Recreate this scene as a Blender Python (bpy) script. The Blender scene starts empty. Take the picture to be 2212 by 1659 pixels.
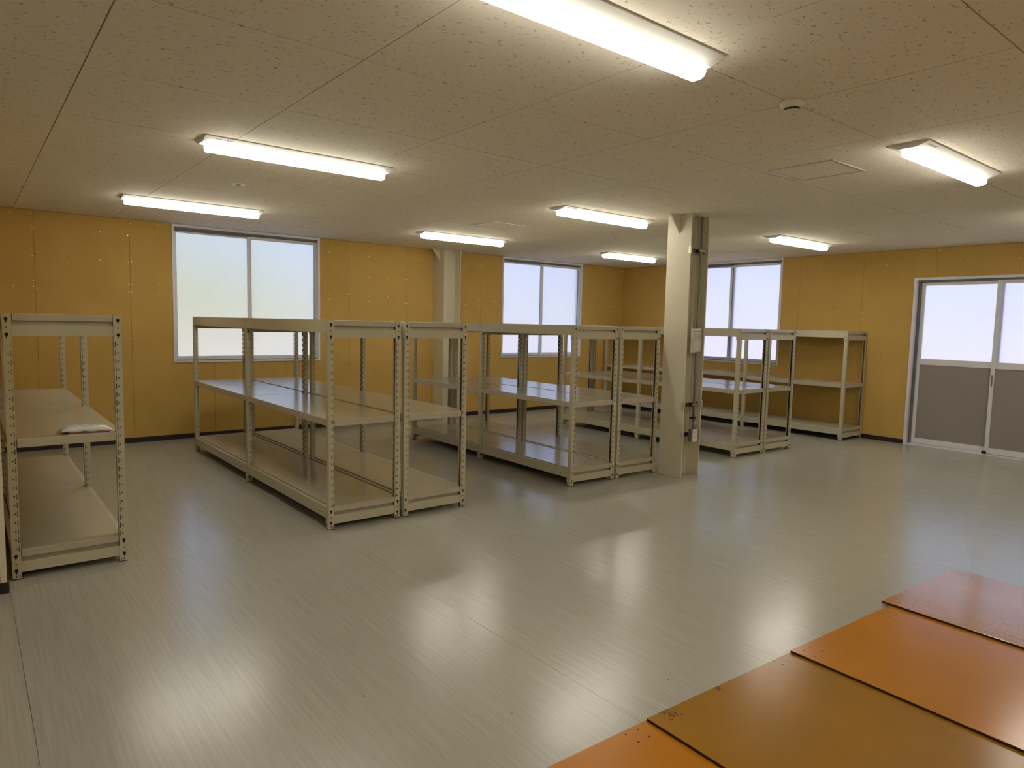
import bpy, math, random
from mathutils import Vector, Matrix
random.seed(7)
S = bpy.context.scene
COL = S.collection
PI = math.pi

# ------------------------------------------------------------------ camera
cam_d = bpy.data.cameras.new('camera')
cam = bpy.data.objects.new('camera', cam_d)
COL.objects.link(cam)
yaw, pit, rol = 0.6765, -0.0885, 0.0222
fw = Vector((math.sin(yaw)*math.cos(pit), math.cos(yaw)*math.cos(pit), math.sin(pit)))
r0 = Vector((math.cos(yaw), -math.sin(yaw), 0)); u0 = r0.cross(fw)
rt = math.cos(rol)*r0 + math.sin(rol)*u0
up = -math.sin(rol)*r0 + math.cos(rol)*u0
M = Matrix((rt, up, -fw)).transposed().to_4x4()
M.translation = Vector((0, 0, 1.5046))
cam.matrix_world = M
cam_d.sensor_width = 36
cam_d.lens = 1477.38/2212*36
cam_d.clip_start = 0.05
cam_d.clip_end = 500
S.camera = cam

# ------------------------------------------------------------------ exposure, sky, sun
S.view_settings.view_transform = 'Standard'
S.view_settings.look = 'None'
S.view_settings.gamma = 1
S.view_settings.use_curve_mapping = False
S.view_settings.exposure = 0.05
LAMP = 33.0
w = bpy.data.worlds.new('sky'); S.world = w; w.use_nodes = True
nt = w.node_tree; nt.nodes.clear()
wo = nt.nodes.new('ShaderNodeOutputWorld'); bg = nt.nodes.new('ShaderNodeBackground')
tc = nt.nodes.new('ShaderNodeTexCoord'); sx = nt.nodes.new('ShaderNodeSeparateXYZ')
rp = nt.nodes.new('ShaderNodeValToRGB')
rp.color_ramp.elements[0].position = 0.0; rp.color_ramp.elements[0].color = (0.49, 0.51, 0.57, 1)
rp.color_ramp.elements[1].position = 0.4; rp.color_ramp.elements[1].color = (0.30, 0.50, 1.0, 1)
nt.links.new(tc.outputs['Generated'], sx.inputs[0]); nt.links.new(sx.outputs['Z'], rp.inputs[0])
nt.links.new(rp.outputs[0], bg.inputs[0]); nt.links.new(bg.outputs[0], wo.inputs[0])
bg.inputs[1].default_value = 1.75
sl = bpy.data.lights.new('sun', 'SUN'); sl.energy = 4.0; sl.angle = 0.01; sl.color = (1, 0.93, 0.82)
so = bpy.data.objects.new('sun', sl); COL.objects.link(so)
so.rotation_euler = Vector((-0.10, -0.72, 0.68)).to_track_quat('Z', 'Y').to_euler()

# ------------------------------------------------------------------ materials
def lin(c):
    return tuple(((v/255)/12.92 if v/255 <= 0.04045 else ((v/255+0.055)/1.055)**2.4) for v in c)
def mat(name, rgb, rough=0.5, spec=0.5, metal=0.0, var=0.0, vscale=8.0, bump=0.0, bscale=60.0, stretch=None, coat=0.0):
    m = bpy.data.materials.new(name); m.use_nodes = True
    n = m.node_tree.nodes; l = m.node_tree.links
    b = n['Principled BSDF']
    c = lin(rgb)
    b.inputs['Base Color'].default_value = (*c, 1)
    b.inputs['Roughness'].default_value = rough
    b.inputs['Metallic'].default_value = metal
    b.inputs['Specular IOR Level'].default_value = spec
    b.inputs['Coat Weight'].default_value = coat
    b.inputs['Coat Roughness'].default_value = 0.08
    t = n.new('ShaderNodeTexCoord'); mp = n.new('ShaderNodeMapping')
    l.new(t.outputs['Object'], mp.inputs[0])
    if stretch: mp.inputs['Scale'].default_value = stretch
    if var > 0:
        no = n.new('ShaderNodeTexNoise'); no.inputs['Scale'].default_value = vscale; no.inputs['Detail'].default_value = 5
        l.new(mp.outputs[0], no.inputs[0])
        r = n.new('ShaderNodeValToRGB')
        r.color_ramp.elements[0].position = 0.3; r.color_ramp.elements[1].position = 0.7
        r.color_ramp.elements[0].color = (*[max(0, v*(1-var)) for v in c], 1)
        r.color_ramp.elements[1].color = (*[min(1, v*(1+var)) for v in c], 1)
        l.new(no.outputs[0], r.inputs[0]); l.new(r.outputs[0], b.inputs['Base Color'])
    if bump > 0:
        n2 = n.new('ShaderNodeTexNoise'); n2.inputs['Scale'].default_value = bscale; n2.inputs['Detail'].default_value = 3
        l.new(mp.outputs[0], n2.inputs[0])
        bp = n.new('ShaderNodeBump'); bp.inputs['Strength'].default_value = bump; bp.inputs['Distance'].default_value = 0.01
        l.new(n2.outputs[0], bp.inputs['Height']); l.new(bp.outputs[0], b.inputs['Normal'])
    return m

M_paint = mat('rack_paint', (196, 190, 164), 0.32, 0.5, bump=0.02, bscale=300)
M_inside = mat('post_inside_shade', (96, 94, 84), 0.5, 0.4, metal=0.2)  # post inner faces: shade of the deep channel put into the colour
M_shelf = mat('shelf_paint', (192, 184, 164), 0.18, 0.5, bump=0.035, bscale=3.5)
M_black = mat('black_rubber', (18, 16, 15), 0.6)
M_dark = mat('dark_print', (40, 36, 32), 0.6)
M_gyp = mat('gypsum_yellow', (200, 165, 92), 0.85, 0.2, var=0.05, vscale=2.5, bump=0.05, bscale=400)
M_gback = mat('joint_backing', (110, 85, 45), 0.9, 0.1)
M_trimc = mat('cream_trim', (225, 215, 190), 0.6)
M_base = mat('baseboard_brown', (38, 30, 26), 0.45)
M_alu = mat('window_aluminium', (226, 226, 230), 0.35, 0.6, metal=0.0)
M_aludk = mat('window_track_dark', (120, 118, 118), 0.45, 0.5, metal=0.2)
M_gasket = mat('black_gasket', (30, 30, 32), 0.6)
M_dpanel = mat('door_panel_grey', (150, 142, 138), 0.5, 0.4, var=0.02)
M_screw = mat('screw_head', (232, 222, 190), 0.3, 0.5, metal=0.3)
M_screwd = mat('screw_dimple', (120, 90, 40), 0.6)
M_col = mat('column_paint', (212, 204, 180), 0.42, 0.5, var=0.02, bump=0.15, bscale=9)
M_galv = mat('galvanised_pipe', (150, 148, 142), 0.4, 0.5, metal=0.5)
M_strut = mat('strut_steel', (70, 68, 64), 0.4, 0.5, metal=0.7)
M_white = mat('white_plastic', (228, 224, 212), 0.4)
M_boxg = mat('outlet_box_grey', (110, 112, 108), 0.5)
M_paper = mat('paper', (222, 214, 200), 0.8, 0.2)
M_red = mat('red_print', (150, 50, 50), 0.7)
M_redl = mat('faint_red_print', (196, 160, 145), 0.7)
M_lampw = mat('lamp_body_white', (225, 225, 220), 0.4)
M_hatchf = mat('hatch_frame', (205, 200, 188), 0.35, 0.5, metal=0.4)
M_sticker = mat('sticker', (222, 216, 200), 0.4)
M_brown = mat('brown_card', (140, 92, 50), 0.8, var=0.15, vscale=30)
M_wooddk = mat('board_edge_dark', (52, 36, 24), 0.7, 0.3)
M_blue = mat('blue_cap', (40, 60, 130), 0.5)
M_brass = mat('clip_zinc', (205, 200, 175), 0.3, metal=0.6)

def floor_mat():
    m = bpy.data.materials.new('vinyl_floor'); m.use_nodes = True
    n = m.node_tree.nodes; l = m.node_tree.links; b = n['Principled BSDF']
    t = n.new('ShaderNodeTexCoord')
    mp = n.new('ShaderNodeMapping'); mp.inputs['Scale'].default_value = (90, 2.2, 1)
    l.new(t.outputs['Object'], mp.inputs[0])
    a = n.new('ShaderNodeTexNoise'); a.inputs['Scale'].default_value = 1.0; a.inputs['Detail'].default_value = 6; a.inputs['Roughness'].default_value = 0.65
    l.new(mp.outputs[0], a.inputs[0])
    r = n.new('ShaderNodeValToRGB')
    r.color_ramp.elements[0].position = 0.25; r.color_ramp.elements[0].color = (*lin((160, 158, 148)), 1)
    r.color_ramp.elements[1].position = 0.75; r.color_ramp.elements[1].color = (*lin((182, 179, 167)), 1)
    l.new(a.outputs[0], r.inputs[0])
    # flecks
    v = n.new('ShaderNodeTexNoise'); v.inputs['Scale'].default_value = 260; v.inputs['Detail'].default_value = 2
    l.new(t.outputs['Object'], v.inputs[0])
    r2 = n.new('ShaderNodeValToRGB'); r2.color_ramp.elements[0].position = 0.62; r2.color_ramp.elements[1].position = 0.72
    l.new(v.outputs[0], r2.inputs[0])
    mx = n.new('ShaderNodeMix'); mx.data_type = 'RGBA'; mx.blend_type = 'MIX'
    mf = n.new('ShaderNodeMath'); mf.operation = 'MULTIPLY'; mf.inputs[1].default_value = 0.3
    l.new(r2.outputs[0], mf.inputs[0]); l.new(mf.outputs[0], mx.inputs[0])
    l.new(r.outputs[0], mx.inputs[6]); mx.inputs[7].default_value = (*lin((188, 186, 172)), 1)
    l.new(mx.outputs[2], b.inputs['Base Color'])
    # roughness slightly varied by foot traffic
    g = n.new('ShaderNodeTexNoise'); g.inputs['Scale'].default_value = 0.9; g.inputs['Detail'].default_value = 3
    l.new(t.outputs['Object'], g.inputs[0])
    mr = n.new('ShaderNodeMapRange'); mr.inputs['To Min'].default_value = 0.21; mr.inputs['To Max'].default_value = 0.262
    l.new(g.outputs[0], mr.inputs[0]); l.new(mr.outputs[0], b.inputs['Roughness'])
    b.inputs['Specular IOR Level'].default_value = 1.0
    bp = n.new('ShaderNodeBump'); bp.inputs['Strength'].default_value = 0.025; bp.inputs['Distance'].default_value = 0.01
    l.new(a.outputs[0], bp.inputs['Height']); l.new(bp.outputs[0], b.inputs['Normal'])
    return m
M_floor = floor_mat()

def ceil_mat():
    m = bpy.data.materials.new('fissured_ceiling_tile'); m.use_nodes = True
    n = m.node_tree.nodes; l = m.node_tree.links; b = n['Principled BSDF']
    t = n.new('ShaderNodeTexCoord')
    dn = n.new('ShaderNodeTexNoise'); dn.inputs['Scale'].default_value = 28; dn.inputs['Detail'].default_value = 2
    l.new(t.outputs['Object'], dn.inputs[0])
    mxv = n.new('ShaderNodeVectorMath'); mxv.operation = 'MULTIPLY_ADD'
    l.new(dn.outputs['Color'], mxv.inputs[0]); mxv.inputs[1].default_value = (0.045, 0.045, 0); l.new(t.outputs['Object'], mxv.inputs[2])
    mp = n.new('ShaderNodeMapping'); mp.inputs['Scale'].default_value = (0.30, 1.0, 0.0); mp.inputs['Rotation'].default_value = (0, 0, 0.25)
    l.new(mxv.outputs[0], mp.inputs[0])
    v = n.new('ShaderNodeTexVoronoi'); v.inputs['Scale'].default_value = 92; v.inputs['Randomness'].default_value = 1.0
    l.new(mp.outputs[0], v.inputs[0])
    # only some cells carry a pit
    sc = n.new('ShaderNodeSeparateColor'); l.new(v.outputs['Color'], sc.inputs[0])
    th = n.new('ShaderNodeMath'); th.operation = 'MULTIPLY'; th.inputs[1].default_value = 0.27
    l.new(sc.outputs[0], th.inputs[0])
    ls = n.new('ShaderNodeMath'); ls.operation = 'SUBTRACT'; l.new(v.outputs['Distance'], ls.inputs[0]); l.new(th.outputs[0], ls.inputs[1])
    mr = n.new('ShaderNodeMapRange'); mr.inputs['From Min'].default_value = -0.05; mr.inputs['From Max'].default_value = 0.06
    l.new(ls.outputs[0], mr.inputs[0])
    mx = n.new('ShaderNodeMix'); mx.data_type = 'RGBA'
    l.new(mr.outputs[0], mx.inputs[0])
    mx.inputs[6].default_value = (*lin((178, 166, 142)), 1); mx.inputs[7].default_value = (*lin((236, 229, 212)), 1)
    l.new(mx.outputs[2], b.inputs['Base Color'])
    bp = n.new('ShaderNodeBump'); bp.inputs['Strength'].default_value = 0.5; bp.inputs['Distance'].default_value = 0.004
    l.new(mr.outputs[0], bp.inputs['Height']); l.new(bp.outputs[0], b.inputs['Normal'])
    b.inputs['Roughness'].default_value = 0.8; b.inputs['Specular IOR Level'].default_value = 0.25
    return m
M_ceil = ceil_mat()

def frosted():
    m = bpy.data.materials.new('frosted_glass'); m.use_nodes = True
    n = m.node_tree.nodes; l = m.node_tree.links
    n.clear()
    o = n.new('ShaderNodeOutputMaterial')
    g = n.new('ShaderNodeBsdfPrincipled')
    g.inputs['Transmission Weight'].default_value = 1; g.inputs['Roughness'].default_value = 0.29; g.inputs['IOR'].default_value = 1.4
    g.inputs['Base Color'].default_value = (0.96, 0.97, 0.98, 1)
    t = n.new('ShaderNodeBsdfTranslucent'); t.inputs[0].default_value = (0.92, 0.92, 0.95, 1)
    x = n.new('ShaderNodeMixShader'); x.inputs[0].default_value = 0.12
    tc = n.new('ShaderNodeTexCoord'); no = n.new('ShaderNodeTexNoise'); no.inputs['Scale'].default_value = 180; no.inputs['Detail'].default_value = 2
    l.new(tc.outputs['Object'], no.inputs[0])
    bp = n.new('ShaderNodeBump'); bp.inputs['Strength'].default_value = 0.5; bp.inputs['Distance'].default_value = 0.004
    l.new(no.outputs[0], bp.inputs['Height']); l.new(bp.outputs[0], g.inputs['Normal'])
    l.new(g.outputs[0], x.inputs[1]); l.new(t.outputs[0], x.inputs[2]); l.new(x.outputs[0], o.inputs[0])
    return m
M_frost = frosted()

def emis(name, rgb, k):
    m = bpy.data.materials.new(name); m.use_nodes = True
    b = m.node_tree.nodes['Principled BSDF']
    b.inputs['Base Color'].default_value = (0.8, 0.8, 0.8, 1)
    b.inputs['Emission Color'].default_value = (*rgb, 1); b.inputs['Emission Strength'].default_value = k
    return m
M_led = emis('led_diffuser', (1.0, 0.95, 0.82), LAMP)
_n = M_led.node_tree.nodes; _l = M_led.node_tree.links
_g = _n.new('ShaderNodeNewGeometry'); _s = _n.new('ShaderNodeSeparateXYZ'); _m = _n.new('ShaderNodeMapRange')
_l.new(_g.outputs['Normal'], _s.inputs[0]); _l.new(_s.outputs['Z'], _m.inputs[0])
_m.inputs['From Min'].default_value = 0.2; _m.inputs['From Max'].default_value = -1.0      # the batten's sides glow less than its face
_m.inputs['To Min'].default_value = LAMP*0.16; _m.inputs['To Max'].default_value = LAMP*1.15
_l.new(_m.outputs[0], _n['Principled BSDF'].inputs['Emission Strength'])

def board_mat(name, rgb, rough, var, gloss_var=0.0, spec=0.5):
    m = mat(name, rgb, rough, spec, var=var, vscale=2.2, stretch=(1, 1, 1))
    n = m.node_tree.nodes; l = m.node_tree.links; b = n['Principled BSDF']
    t = n.new('ShaderNodeTexCoord'); mp = n.new('ShaderNodeMapping'); mp.inputs['Scale'].default_value = (55, 7, 1)
    l.new(t.outputs['Object'], mp.inputs[0])
    no = n.new('ShaderNodeTexNoise'); no.inputs['Scale'].default_value = 1; no.inputs['Detail'].default_value = 5
    l.new(mp.outputs[0], no.inputs[0])
    bp = n.new('ShaderNodeBump'); bp.inputs['Strength'].default_value = 0.12 + gloss_var; bp.inputs['Distance'].default_value = 0.002
    l.new(no.outputs[0], bp.inputs['Height']); l.new(bp.outputs[0], b.inputs['Normal'])
    return m
M_bd = [board_mat('coated_board_orange', (190, 122, 18), 0.25, 0.05, spec=0.25),
        board_mat('coated_board_olive', (158, 112, 30), 0.22, 0.08, spec=0.3),
        board_mat('coated_board_russet', (186, 122, 30), 0.2, 0.06, spec=0.35),
        board_mat('coated_board_glossy', (180, 124, 44), 0.15, 0.08, 0.3, spec=0.5)]
M_bd[3].node_tree.nodes['Principled BSDF'].inputs['IOR'].default_value = 2.1
M_bd[3].node_tree.nodes['Principled BSDF'].inputs['Specular Tint'].default_value = (1.0, 0.82, 0.55, 1)

# ------------------------------------------------------------------ mesh helpers
class MB:
    def __init__(s): s.v = []; s.f = []; s.mi = {}
    def box(s, x0, y0, z0, x1, y1, z1):
        i = len(s.v)
        s.v += [(x0,y0,z0),(x1,y0,z0),(x1,y1,z0),(x0,y1,z0),(x0,y0,z1),(x1,y0,z1),(x1,y1,z1),(x0,y1,z1)]
        s.f += [(i,i+3,i+2,i+1),(i+4,i+5,i+6,i+7),(i,i+1,i+5,i+4),(i+1,i+2,i+6,i+5),(i+2,i+3,i+7,i+6),(i+3,i,i+4,i+7)]
        return s
    def quad(s, a, b, c, d):
        i = len(s.v); s.v += [a,b,c,d]; s.f.append((i,i+1,i+2,i+3)); return s
    def prism(s, poly, ax, a, b):
        # poly: 2D ccw points in the two other axes; extruded along ax from a to b
        i = len(s.v); k = len(poly)
        def P(p, t):
            if ax == 'z': return (p[0], p[1], t)
            if ax == 'y': return (p[0], t, p[1])
            return (t, p[0], p[1])
        s.v += [P(p, a) for p in poly] + [P(p, b) for p in poly]
        for j in range(k):
            s.f.append((i+j, i+(j+1) % k, i+k+(j+1) % k, i+k+j))
        s.f.append(tuple(i+j for j in reversed(range(k)))); s.f.append(tuple(i+k+j for j in range(k)))
        return s
    def cyl(s, c, r, h, ax='z', n=16, r2=None):
        r2 = r if r2 is None else r2
        i = len(s.v)
        for t, rr in ((0, r), (h, r2)):
            for j in range(n):
                a = 2*PI*j/n; p, q = rr*math.cos(a), rr*math.sin(a)
                if ax == 'z': s.v.append((c[0]+p, c[1]+q, c[2]+t))
                elif ax == 'y': s.v.append((c[0]+p, c[1]+t, c[2]+q))
                else: s.v.append((c[0]+t, c[1]+p, c[2]+q))
        for j in range(n): s.f.append((i+j, i+(j+1) % n, i+n+(j+1) % n, i+n+j))
        s.f.append(tuple(i+j for j in reversed(range(n)))); s.f.append(tuple(i+n+j for j in range(n)))
        return s
    def tube(s, pts, r, n=6):
        rings = []
        for k, p in enumerate(pts):
            p = Vector(p); d = (Vector(pts[min(k+1, len(pts)-1)])-Vector(pts[max(k-1, 0)])).normalized()
            a = d.cross(Vector((0.3, 0.5, 0.8))).normalized(); b = d.cross(a)
            i = len(s.v); rings.append(i)
            s.v += [tuple(p+r*(math.cos(2*PI*j/n)*a+math.sin(2*PI*j/n)*b)) for j in range(n)]
        for q in range(len(rings)-1):
            for j in range(n): s.f.append((rings[q]+j, rings[q]+(j+1) % n, rings[q+1]+(j+1) % n, rings[q+1]+j))
        return s
    def mesh(s, name, m, smooth=False, m2=None):
        import bmesh
        me = bpy.data.meshes.new(name); me.from_pydata(s.v, [], s.f)
        for k in s.mi: me.polygons[k].material_index = 1
        bm = bmesh.new(); bm.from_mesh(me); bmesh.ops.recalc_face_normals(bm, faces=bm.faces[:]); bm.to_mesh(me); bm.free()
        me.materials.append(m)
        if m2: me.materials.append(m2)
        if smooth: me.shade_smooth()
        return me
    def obj(s, name, m, parent=None, loc=(0,0,0), smooth=False, bevel=0):
        return link(name, s.mesh(name, m, smooth), parent, loc, bevel)
def each(mb, name, m, parent, bevel=0):
    '''every loose piece of mb becomes an object of its own'''
    par = list(range(len(mb.v)))
    def find(i):
        while par[i] != i: par[i] = par[par[i]]; i = par[i]
        return i
    for f in mb.f:
        for k in f[1:]: par[find(k)] = find(f[0])
    gr = {}
    for f in mb.f: gr.setdefault(find(f[0]), []).append(f)
    out = []
    for fs in gr.values():
        ids = sorted({k for f in fs for k in f}); ix = {k: n for n, k in enumerate(ids)}
        q = MB(); q.v = [mb.v[k] for k in ids]; q.f = [tuple(ix[k] for k in f) for f in fs]
        out.append(q.obj(name, m, parent, bevel=bevel))
    return out
def link(name, me, parent=None, loc=(0,0,0), bevel=0, rot=None):
    o = bpy.data.objects.new(name, me); COL.objects.link(o)
    o.parent = parent; o.location = loc
    if rot: o.rotation_euler = rot
    if bevel:
        b = o.modifiers.new('bevel', 'BEVEL'); b.width = bevel; b.segments = 2; b.limit_method = 'ANGLE'
        b.harden_normals = False
    return o
def empty(name, loc=(0,0,0), rz=0, parent=None):
    o = bpy.data.objects.new(name, None); COL.objects.link(o); o.location = loc; o.rotation_euler = (0,0,rz)
    o.empty_display_size = 0.1; o.parent = parent
    return o
def tag(o, label=None, cat=None, group=None, kind=None):
    if label: o['label'] = label
    if cat: o['category'] = cat
    if group: o['group'] = group
    if kind: o['kind'] = kind
    return o
def struct(o, label): return tag(o, label, 'structure', kind='structure')
def subtract(r, hs):
    out = [r]
    for h in hs:
        nx = []
        for (a, b, c, d) in out:          # x0,z0,x1,z1
            if h[0] >= c or h[2] <= a or h[1] >= d or h[3] <= b: nx.append((a, b, c, d)); continue
            if h[0] > a: nx.append((a, b, h[0], d))
            if h[2] < c: nx.append((h[2], b, c, d))
            x0, x1 = max(a, h[0]), min(c, h[2])
            if h[1] > b: nx.append((x0, b, x1, h[1]))
            if h[3] < d: nx.append((x0, h[3], x1, d))
        out = nx
    return out

H = 2.6
YA = 9.02
BA = 0.0109                                # the right-hand wall is a touch off square
BP = (9.93, 9.02)

# ------------------------------------------------------------------ floor: sheets of vinyl
fl = struct(MB().box(-3.6, -3.1, -0.12, 10.3, 9.2, -0.004).obj('floor', M_gback), 'light grey streaked vinyl floor with blurred window reflections')
xs = [-3.5, -1.675, 0.145, 1.965, 3.785, 5.49, 7.31, 9.13, 9.97]
cross = {2: 4.52, 4: 3.95, 6: 2.6}
for i in range(len(xs)-1):
    ys = [-3.0] + ([cross[i]] if i in cross else []) + [9.03]
    for j in range(len(ys)-1):
        MB().box(xs[i]+0.0008, ys[j]+0.0008, -0.004, xs[i+1]-0.0008, ys[j+1]-0.0008, 0).obj('vinyl_sheet', M_floor, fl)
bits = MB()
for (x, y) in [(2.6, 2.35), (2.62, 2.33), (2.05, 2.2), (1.6, 1.95), (3.3, 2.9), (3.62, 2.55), (1.2, 2.4), (2.9, 3.3), (3.9, 3.0), (2.2, 3.6), (4.6, 3.3), (5.1, 3.2), (1.5, 1.7), (2.3, 1.75), (6.4, 3.4)]:
    a = random.random()*3; L = random.uniform(0.004, 0.014)
    dx, dy = math.cos(a)*L, math.sin(a)*L
    bits.quad((x-dx, y-dy, 0.0008), (x-dy*0.2, y+dx*0.2, 0.0012), (x+dx, y+dy, 0.0008), (x+dy*0.2, y-dx*0.2, 0.0008))
tag(bits.obj('dust_specks', M_dark, fl), kind='stuff')

# ------------------------------------------------------------------ ceiling
ce = struct(MB().box(-3.7, -3.2, H+0.012, 10.3, 9.3, H+0.25).obj('ceiling', mat('ceiling_joint_backing', (62, 52, 40), 0.9, 0.1)), 'pitted plasterboard ceiling laid out in square tiles')  # dark brown slab that shows in the tile joints
gx, gy = 0.458, 2.753
cx = [gx+0.91*i for i in range(-4, 11)]; cx = [-3.5]+[v for v in cx if -3.45 < v < 9.9]+[9.97]
cy = [gy+0.91*j for j in range(-6, 7)]; cy = [-3.0]+[v for v in cy if -2.95 < v < 8.95]+[9.03]
g = 0.0026
tile_mesh = {}
for i in range(len(cx)-1):
    for j in range(len(cy)-1):
        wx, wy = round(cx[i+1]-cx[i], 4), round(cy[j+1]-cy[j], 4)
        key = (wx, wy)
        if key not in tile_mesh:
            tile_mesh[key] = MB().box(g, g, 0, wx-g, wy-g, 0.012).mesh('tile', M_ceil)
        link('tile', tile_mesh[key], ce, (cx[i], cy[j], H))

# ------------------------------------------------------------------ window / door builders (local: x along wall, y outward, z up)
def build_window(name, parent_loc, rz, W, z0, z1, label):
    root = struct(empty(name, parent_loc, rz), label)
    f = MB()
    f.box(0, -0.012, z0, 0.028, 0.13, z1); f.box(W-0.028, -0.012, z0, W, 0.13, z1)
    f.box(0.028, -0.012, z0, W-0.028, 0.13, z0+0.022)
    f.box(0.028, 0.11, z0, W-0.028, 0.13, z0+0.05)
    f.box(0.028, -0.012, z1-0.03, W-0.028, 0.13, z1)
    f.obj('window_frame', M_alu, root, bevel=0.002)
    t = MB()
    t.box(0.028, 0.015, z1-0.052, W-0.028, 0.022, z1-0.03); t.box(0.028, 0.055, z1-0.07, W-0.028, 0.062, z1-0.03); t.box(0.028, 0.095, z1-0.07, W-0.028, 0.102, z1-0.03)
    t.box(0.028, 0.030, z0+0.022, W-0.028, 0.034, z0+0.032); t.box(0.028, 0.075, z0+0.022, W-0.028, 0.079, z0+0.034)
    each(t, 'track_rail', M_aludk, root)
    zb, zt = z0+0.03, z1-0.062
    mid = W/2
    for (a, b, yy, top) in ((0.022, mid+0.03, 0.068, 0.028), (mid-0.03, W-0.022, 0.030, 0.036)):
        s = empty('sash', (0,0,0), 0, root)
        fr = MB()
        fr.box(a, yy, zb, a+0.042, yy+0.028, zt); fr.box(b-0.042, yy, zb, b, yy+0.028, zt)
        fr.box(a+0.042, yy, zb, b-0.042, yy+0.028, zb+0.045); fr.box(a+0.042, yy, zt-top, b-0.042, yy+0.028, zt)
        fr.obj('sash_frame', M_alu, s, bevel=0.002)
        gk = MB()
        for (p, q) in ((a+0.042, a+0.044), (b-0.044, b-0.042)): gk.box(p, yy+0.006, zb+0.045, q, yy+0.022, zt-top)
        each(gk, 'gasket', M_gasket, s)
        MB().box(a+0.042, yy+0.011, zb+0.045, b-0.042, yy+0.016, zt-top).obj('pane', M_frost, s)
    MB().box(mid-0.035, 0.022, zt-0.004, mid+0.02, 0.03, zt+0.012).obj('latch_block', M_gasket, root)
    MB().cyl((W-0.10, 0.0285, zt-0.018), 0.006, 0.002, 'y', 8).obj('screw', M_gasket, root)
    return root

# ---- back wall (windows 1 and 2)
WA = (1.982, 0.938, 3.832, 2.598); WB = (6.985, 0.93, 8.82, 2.598)
holes = [WA, WB]
bk = MB()
for (a, b, c, d) in subtract((-0.3, -0.1, 10.15, H+0.02), holes): bk.box(a, YA+0.012, b, c, YA+0.15, d)
wa = struct(bk.obj('wall_back', M_gback), 'far wall of mustard yellow gypsum boards with two frosted windows')
bx = [0.131, 0.626, 1.536, 2.446, 3.356, 4.27, 5.18, 5.64, 6.55, 7.46, 8.37, 9.28, 9.93]
screws = MB(); dimp = MB()
def screwat(x, z, y=YA, shiny=True, tgt=None):
    (screws if shiny else dimp).cyl((x, y-0.0015, z), 0.0072 if shiny else 0.0045, 0.003, 'y', 8)
def inhole(x, z, hs): return any(h[0]-0.02 < x < h[2]+0.02 and h[1]-0.02 < z < h[3]+0.02 for h in hs)
for i in range(len(bx)-1):
    zj = 0.905 if 3.3 < bx[i] < 5.6 else 1.82
    for (z0, z1) in ((0.0, zj), (zj, H-0.003)):
        m = MB()
        for (a, b, c, d) in subtract((bx[i]+0.0012, z0+0.0004, bx[i+1]-0.0012, z1-0.0004), holes): m.box(a, YA, b, c, YA+0.012, d)
        if m.v: m.obj('panel', M_gyp, wa)
    for zz in (0.25, 0.55, 0.87, 1.2, 1.5, 1.775, 1.855, 2.12, 2.42, 2.555):
        for x in (bx[i]+0.015, bx[i]+0.303, bx[i]+0.61, bx[i+1]-0.015):
            if x < bx[i+1]-0.01 and not inhole(x, zz, holes):
                screwat(x+random.uniform(-.004, .004), zz+random.uniform(-.012, .012), shiny=(zz > 1.7 and random.random() < 0.72))
tag(screws.obj('screw_heads', M_screw, wa), kind='stuff'); tag(dimp.obj('screw_dimples', M_screwd, wa), kind='stuff')
build_window('window_1', (WA[0], YA, 0), 0, WA[2]-WA[0], WA[1], WA[3], 'larger frosted sliding window in the back wall, left of the wall column')
build_window('window_2', (WB[0], YA, 0), 0, WB[2]-WB[0], WB[1], WB[3], 'frosted sliding window in the back wall near the far corner')
struct(MB().box(0.131, YA-0.008, 0, 9.93, YA, 0.06).obj('baseboard_back', M_base), 'dark brown baseboard along the back wall')

# ---- right wall (window 3 and door), local x runs from the corner toward the camera
RB = -PI/2-BA
wb = empty('wall_right', (BP[0], BP[1], 0), RB); struct(wb, 'right-hand wall of mustard yellow gypsum boards with a window and a sliding door')
WC = (1.455, 0.942, 3.305, 2.598); DR = (5.20, -0.2, 7.12, 2.222)
hb = [WC, DR]
# note local +y (outward) for this rotation is +X world
m = MB()
for (a, b, c, d) in subtract((-0.2, -0.1, 12.3, H+0.02), hb): m.box(a, 0.012, b, c, 0.15, d)
m.obj('wall_backing', M_gback, wb)
bu = [0.0, 0.784, 1.69, 2.6, 3.594, 4.528, 5.453, 6.36, 7.27, 8.18, 9.09, 10.0, 10.91, 12.0]
screws = MB(); dimp = MB()
for i in range(len(bu)-1):
    for (z0, z1) in ((0.0, 1.82), (1.82, H-0.003)):
        q = MB()
        for (a, b, c, d) in subtract((bu[i]+0.0012, z0+0.0003, bu[i+1]-0.0012, z1-0.0003), hb): q.box(a, 0, b, c, 0.012, d)
        if q.v: q.obj('panel', M_gyp, wb)
    for zz in (0.25, 0.55, 0.87, 1.2, 1.5, 1.775, 1.855, 2.12, 2.42, 2.57):
        for x in (bu[i]+0.015, bu[i]+0.303, bu[i]+0.61, bu[i+1]-0.015):
            if x < bu[i+1]-0.01 and not inhole(x, zz, hb) and x < 7.5:
                shn = zz > 1.7 and random.random() < 0.4; (screws if shn else dimp).cyl((x, -0.0015, zz+random.uniform(-.012, .012)), 0.0062 if shn else 0.0045, 0.003, 'y', 8)
tag(screws.obj('screw_heads', M_screw, wb), kind='stuff'); tag(dimp.obj('screw_dimples', M_screwd, wb), kind='stuff')
def onB(u, off=0.0):
    return (BP[0]-math.sin(BA)*u+math.cos(BA)*off, BP[1]-math.cos(BA)*u-math.sin(BA)*off, 0)
build_window('window_3', onB(WC[0]), RB, WC[2]-WC[0], WC[1], WC[3], 'frosted sliding window in the right-hand wall, partly behind the column')
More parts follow.
